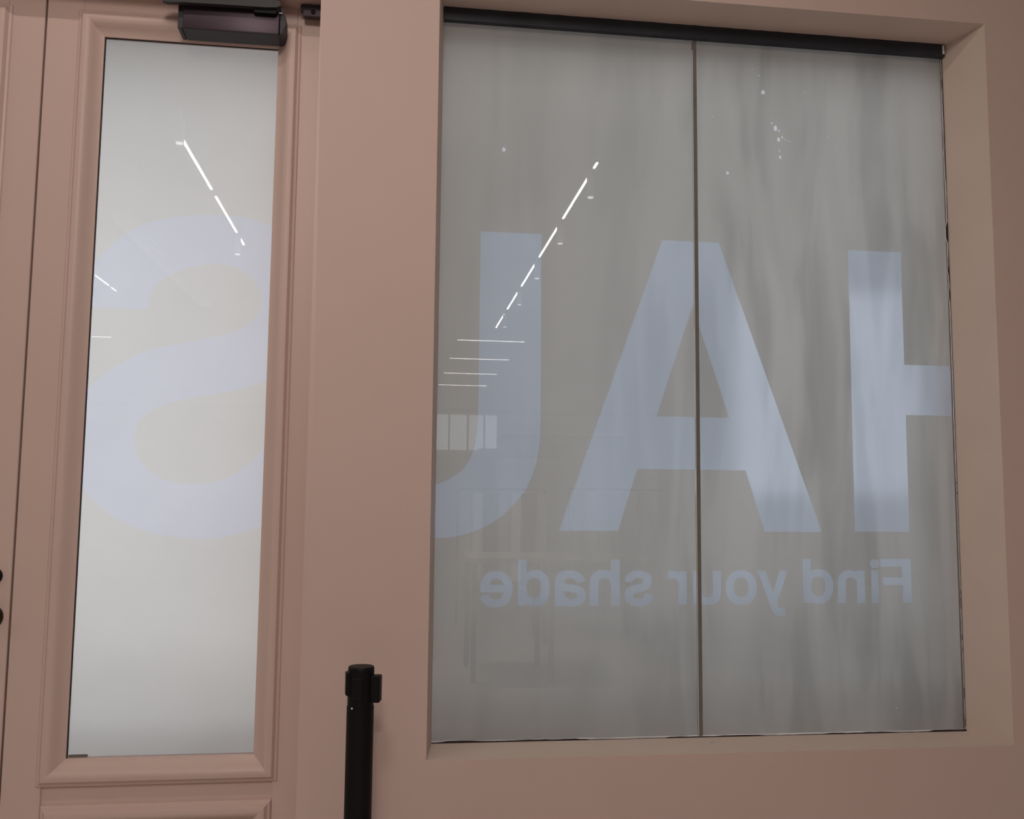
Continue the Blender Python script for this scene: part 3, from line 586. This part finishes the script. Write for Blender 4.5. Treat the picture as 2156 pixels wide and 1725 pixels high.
# ------------------------------------------------------------------ door closer on the leaf
def rounded_block(name, x0, x1, y0, y1, z0, z1, r, mat, parent, bev=0.003):
    """block whose four corners in the wall plane are rounded"""
    bm = bmesh.new()
    pts = []
    for cx, cz, a0 in ((x1 - r, z1 - r, 0), (x0 + r, z1 - r, 90), (x0 + r, z0 + r, 180), (x1 - r, z0 + r, 270)):
        for k in range(7):
            a = math.radians(a0 + 15 * k)
            pts.append((cx + r * math.cos(a), cz + r * math.sin(a)))
    f = [bm.verts.new((x, y0, z)) for x, z in pts]
    b = [bm.verts.new((x, y1, z)) for x, z in pts]
    ff = bm.faces.new(f); bm.faces.new(b)
    for i in range(len(pts)):
        j = (i + 1) % len(pts)
        bm.faces.new((f[i], f[j], b[j], b[i]))
    if bev:
        bmesh.ops.bevel(bm, geom=list(ff.edges), offset=bev, segments=2, affect='EDGES')
    return from_bm(name, bm, mat, parent, smooth=True)

cl = thing(empty('door_closer', (-0.444, LY, 2.62)), 'dark bronze surface door closer at the head of the frosted door', 'door closer')
def at(o, parent):
    o.parent = parent
    o.matrix_parent_inverse = Matrix.Translation(-Vector(parent.location))
    return o
at(box('closer_body', -0.566, -0.320, 2.405, LY - 0.0005, 2.612, 2.700, M_CLOSER, None, bevel=0.0035), cl)
at(box('closer_underside', -0.565, -0.321, 2.4075, LY - 0.0005, 2.6105, 2.618, M_CLOSER_D, None, bevel=0.001, seg=1), cl)
at(rounded_block('closer_end_cap', -0.579, -0.5655, 2.412, LY - 0.0005, 2.611, 2.697, 0.0062, M_CLOSER_D, None), cl)
bm = bmesh.new()
prof = []
for k in range(11):
    a = math.radians(-90 + 18 * k)
    prof.append((-0.3205 + 0.0165 * math.cos(a), 2.6515 + 0.040 * math.sin(a)))
prof += [(-0.3215, 2.6915), (-0.3215, 2.6115)]
f = [bm.verts.new((x, 2.409, z)) for x, z in prof]; b = [bm.verts.new((x, LY - 0.0005, z)) for x, z in prof]
ff = bm.faces.new(f); bm.faces.new(b)
for i in range(len(prof)):
    j = (i + 1) % len(prof); bm.faces.new((f[i], f[j], b[j], b[i]))
bmesh.ops.bevel(bm, geom=list(ff.edges), offset=0.003, segments=2, affect='EDGES')
at(from_bm('closer_end_cap', bm, M_CLOSER_D, None, smooth=True), cl)
# arm folded along the top of the casing, and the spindle boss under it
bm = bmesh.new()
arm = [(-0.612, 2.668), (-0.600, 2.6655), (-0.560, 2.6675), (-0.440, 2.6695), (-0.350, 2.6705), (-0.326, 2.6725), (-0.314, 2.6780), (-0.318, 2.690), (-0.360, 2.700), (-0.600, 2.702), (-0.614, 2.694), (-0.617, 2.680)]
f = [bm.verts.new((x, 2.378, z)) for x, z in arm]; b = [bm.verts.new((x, 2.392, z)) for x, z in arm]
ff = bm.faces.new(f); bm.faces.new(b)
for i in range(len(arm)):
    j = (i + 1) % len(arm); bm.faces.new((f[i], f[j], b[j], b[i]))
at(from_bm('closer_arm', bm, M_CLOSER_D, None), cl)
at(rounded_block('spindle_boss', -0.385, -0.325, 2.388, 2.406, 2.6605, 2.678, 0.006, M_BLACK, None, 0.002), cl)
at(box('casing_highlight', -0.322, -0.312, 2.400, 2.404, 2.668, 2.671, M_STEEL, None, bevel=0.001, seg=1), cl)  # bright strip set in as a highlight on the casing end

br = thing(empty('frame_bracket', (-0.24, 2.44, 2.70)), 'small dark two-step bracket at the column edge beside the door closer', 'bracket')
at(rounded_block('bracket_plate', -0.270, -0.209, 2.436, 2.452, 2.700, 2.717, 0.003, M_CLOSER_D, None, 0.001), br)
at(rounded_block('bracket_foot', -0.262, -0.209, 2.432, 2.452, 2.684, 2.6995, 0.004, M_CLOSER, None, 0.001), br)
at(from_bm('bracket_screw', lathe_bm([(0.006, 0), (0.006, 0.003), (0.003, 0.0045)], 'Y', 20, (-0.236, 2.4325, 2.695)), M_BLACK, None, smooth=True), br)

# ------------------------------------------------------------------ belt barrier post
px, py = -0.0580, 2.145
post = thing(empty('barrier_post', (px, py, 0)), 'black retractable-belt barrier post standing before the pink column', 'barrier post')
def pl(name, prof, mat, seg=48):
    return from_bm(name, lathe_bm(prof, 'Z', seg), mat, post, smooth=True)
pl('post_base', [(0.002, 0.0), (0.165, 0.0), (0.168, 0.006), (0.165, 0.012), (0.12, 0.022), (0.045, 0.030), (0.036, 0.034), (0.033, 0.05), (0.002, 0.05)], M_BLACK)
pl('post_tube', [(0.002, 0.03), (0.0300, 0.03), (0.0300, 0.940), (0.002, 0.940)], M_BLACK)
pl('belt_cassette', [(0.002, 0.930), (0.0285, 0.930), (0.0288, 0.934), (0.0288, 1.012), (0.002, 1.012)], M_BLACK)
pl('post_cap', [(0.002, 1.010), (0.0285, 1.010), (0.0290, 1.012), (0.0290, 1.023), (0.0275, 1.0265), (0.0230, 1.0270), (0.002, 1.0260)], M_BLACK)
# belt clips round the head: the one at the right stands furthest out
def clip(ang, r0, r1, hw, z0, z1):
    o = box('belt_clip', -hw, hw, -r1, -r0, z0, z1, M_BLACK, post, bevel=0.002, seg=1)
    o.rotation_euler = (0, 0, ang)
clip(math.radians(78), 0.024, 0.045, 0.013, 0.950, 1.008)
clip(math.radians(-82), 0.024, 0.034, 0.013, 0.965, 1.015)
clip(math.radians(170), 0.024, 0.038, 0.013, 0.950, 1.008)
clip(math.radians(-12), 0.024, 0.0305, 0.012, 0.955, 1.005)
from_bm('locking_pin', lathe_bm([(0.0022, 0), (0.0022, 0.0020), (0.001, 0.0028)], 'Y', 14, (-0.0175, -0.0245, 0.940)), M_STEEL, post, smooth=True)

# ------------------------------------------------------------------ what the glass mirrors: the shop's ceiling and far end
def tube(name, x0, x1, y0, y1, lab, grp, mat, z=3.5, w=None):
    cx, cy = (x0 + x1) / 2, (y0 + y1) / 2
    t = thing(empty(name, (cx, cy, z)), lab, 'ceiling light', grp)
    at(box('light_housing', x0, x1, y0, y1, z - 0.030, z - 0.0005, M_WHITE, None), t)
    at(box('light_diffuser', x0 + 0.004, x1 - 0.004, y0 + 0.002, y1 - 0.002, z - 0.036, z - 0.0302, mat, None), t)
    return t
ORD = ['nearest the window', 'second from the window', 'third from the window', 'fourth from the window', 'fifth from the window', 'sixth from the window']
R_SEG = [(-0.45, -0.55), (-0.73, -1.61), (-1.85, -2.72), (-2.98, -3.83), (-4.10, -4.94), (-5.23, -6.07)]
L_SEG = [(-0.46, -1.34), (-1.49, -2.37), (-2.53, -2.74)]
for i, (a, b) in enumerate(R_SEG):
    tube('linear_light', 1.201, 1.223, b, a, 'white linear light of the right ceiling row, ' + ORD[i], 'linear lights of the right ceiling row', M_TUBE)
for i, (a, b) in enumerate(L_SEG):
    tube('linear_light', -1.262, -1.240, b, a, 'white linear light of the left ceiling row, ' + ORD[i], 'linear lights of the left ceiling row', M_TUBE)
for i, (a, b) in enumerate([(-3.62, -4.50), (-4.58, -4.74)]):
    tube('linear_light', -2.828, -2.808, b, a, ['long', 'short'][i] + ' linear light of the outer left ceiling row', 'linear lights of the outer left row', M_TUBE2)
for i, y in enumerate((-7.02, -8.64, -10.27, -11.9)):
    tube('cross_light', 0.81, 1.70, y - 0.010, y + 0.010, 'thin ceiling light laid across the shop, ' + ORD[i], 'thin cross lights at the back of the shop', M_TUBE2)
tube('cross_light', -4.3, -3.69, -7.67, -7.63, 'thin ceiling light laid across the shop at its left side', 'thin cross lights at the back of the shop', M_LENS)

def spot(x, y, lab):
    t = thing(empty('spot_light', (x, y, 3.5)), lab, 'spotlight', 'cylinder spotlights on the ceiling rows')
    at(from_bm('spot_stem', lathe_bm([(0.008, 3.44), (0.008, 3.499)], 'Z', 12, (x, y, 0)), M_WHITE, None), t)
    at(from_bm('spot_body', lathe_bm([(0.020, 3.315), (0.024, 3.312), (0.024, 3.440), (0.018, 3.446)], 'Z', 24, (x, y, 0)), M_WHITE, None, smooth=True), t)
    at(from_bm('spot_lens', lathe_bm([(0.018, 3.308), (0.019, 3.3118)], 'Z', 24, (x, y, 0)), M_LENS, None), t)
for i, y in enumerate((-0.645, -1.73, -2.85, -3.965, -5.165)):
    spot(1.212, y, 'white cylinder spotlight on the right ceiling row, ' + ORD[i])
for i, (x, y) in enumerate(((-1.185, -0.10), (-1.251, -2.45))):
    spot(x, y, 'white cylinder spotlight on the left ceiling row, ' + ORD[i])

rail = box('cable_tray', -2.10, -1.985, -5.3, -2.1, 3.44, 3.4995, M_WHITE)
thing(rail, 'pale cable tray under the ceiling left of the lights', 'cable tray')

# far end: bulkhead, clerestory window and hanging band
box('trim_2', -7, 8, -17.0, -16.6, 3.40, 3.4995, M_DARKBAND, kind='structure')
wf = empty('window_2', (0, 0, 0)); wf['kind'] = 'structure'
for a, b in ((0.10, 0.55), (0.58, 0.98), (1.02, 1.30), (1.34, 1.74), (1.79, 2.13), (2.18, 2.45)):
    box('window_pane', a, b, -16.99, -16.97, 2.55, 3.38, M_DAY, wf)
for x in (0.565, 1.0, 1.32, 1.765, 2.155):
    box('window_mullion', x - 0.02, x + 0.02, -16.99, -16.94, 2.53, 3.40, M_DARKBAND, wf)
box('trim_3', 2.5, 5.5, -16.99, -16.8, 2.61, 2.93, M_DARKBAND, kind='structure')
box('trim_4', 2.0, 5.5, -16.99, -16.7, 2.28, 2.58, M_ROOM, kind='structure')

def rack(x, y, w, h, lab):
    t = thing(empty('clothes_rack', (x, y, 0)), lab, 'clothes rack', 'clothes racks in the back of the shop')
    for s in (-1, 1):
        at(box('rack_leg', x + s * w / 2 - 0.012, x + s * w / 2 + 0.012, y - 0.012, y + 0.012, 0, h, M_BLACK, None), t)
    at(box('rack_rail', x - w / 2, x + w / 2, y - 0.012, y + 0.012, h, h + 0.024, M_BLACK, None), t)
    for k in range(7):
        xx = x - w / 2 + w * (k + 0.5) / 7
        at(box('hung_garment', xx - w / 18, xx + w / 18, y - 0.20, y + 0.20, h - 0.95 - 0.06 * (k % 3), h - 0.03, [M_CLOTH, M_WHITE, M_DARKBAND][k % 3], None, bevel=0.01, seg=1), t)
rack(1.25, -5.6, 1.0, 1.50, 'black clothes rack with mixed garments, nearer the window')
rack(3.3, -8.6, 1.4, 1.55, 'black clothes rack with mixed garments, further back')
def table(x, y, w, h, lab):
    t = thing(empty('display_table', (x, y, 0)), lab, 'table', 'display tables')
    at(box('table_top', x - w / 2, x + w / 2, y - 0.4, y + 0.4, h - 0.04, h, M_CLOTH, None, bevel=0.004, seg=1), t)
    for sx in (-1, 1):
        for sy in (-1, 1):
            at(box('leg', x + sx * (w / 2 - 0.05) - 0.02, x + sx * (w / 2 - 0.05) + 0.02, y + sy * 0.34 - 0.02, y + sy * 0.34 + 0.02, 0, h - 0.04, M_WOOD, None), t)
table(0.95, -2.6, 0.7, 0.95, 'white display table near the window')
table(2.0, -4.4, 1.1, 0.85, 'white display table in the middle of the shop')
def unit(x, y, w, h, lab):
    t = thing(empty('display_cabinet', (x, y, 0)), lab, 'cabinet', 'display cabinets')
    at(box('cabinet_side', x - w / 2, x - w / 2 + 0.02, y, y + 0.35, 0, h, M_WHITE, None), t)
    at(box('cabinet_side', x + w / 2 - 0.02, x + w / 2, y, y + 0.35, 0, h, M_WHITE, None), t)
    at(box('cabinet_back', x - w / 2 + 0.02, x + w / 2 - 0.02, y, y + 0.02, 0, h, M_WHITE, None), t)
    for k in range(5):
        z = 0.1 + (h - 0.12) * k / 4
        at(box('shelf', x - w / 2 + 0.02, x + w / 2 - 0.02, y + 0.02, y + 0.34, z, z + 0.02, M_WHITE, None), t)
unit(1.85, -9.6, 0.45, 2.0, 'tall narrow white display cabinet')
unit(3.0, -13.5, 1.6, 2.2, 'wide white display cabinet at the far wall')

# ------------------------------------------------------------------ the street outside
box('pavement', -30, 30, 3.0, 30, -0.2, -0.05, M_PAVE, kind='structure')
box('shade_block_low', -30, 30, 2.80, 3.35, -0.05, 1.05, M_DARKBAND, kind='structure')      # unseen low block added to dim the foot of the glass
box('shade_block_window', -0.05, 4.0, 2.80, 2.90, -0.05, 1.12, M_DARKBAND, kind='structure')  # second unseen block, added to darken the lower window film
box('shade_block_pier', -0.2, 0.10, 2.625, 2.80, -0.05, 3.5, M_WALL, kind='structure')      # unseen pier added to darken the left edge of the window film
box('shade_block_door', -2.6, -0.25, 2.63, 2.90, 2.86, 2.98, M_DARKBAND, kind='structure')  # unseen slab added to darken the top of the door film
# buildings across the way, with a gap shaped to put a bright patch on the letters
bm = bmesh.new()
add_box(bm, -30, 4.4, 14, 15, -0.05, 9)
add_box(bm, 7.2, 30, 14, 15, -0.05, 9)
add_box(bm, 4.4, 7.2, 14, 15, 4.3, 9)
add_box(bm, 4.4, 7.2, 14, 15, -0.05, 1.5)
from_bm('facade_opposite', bm, paint('facade_render', (0.25, 0.24, 0.23), 0.9, 0.06, 0.6), kind='structure')
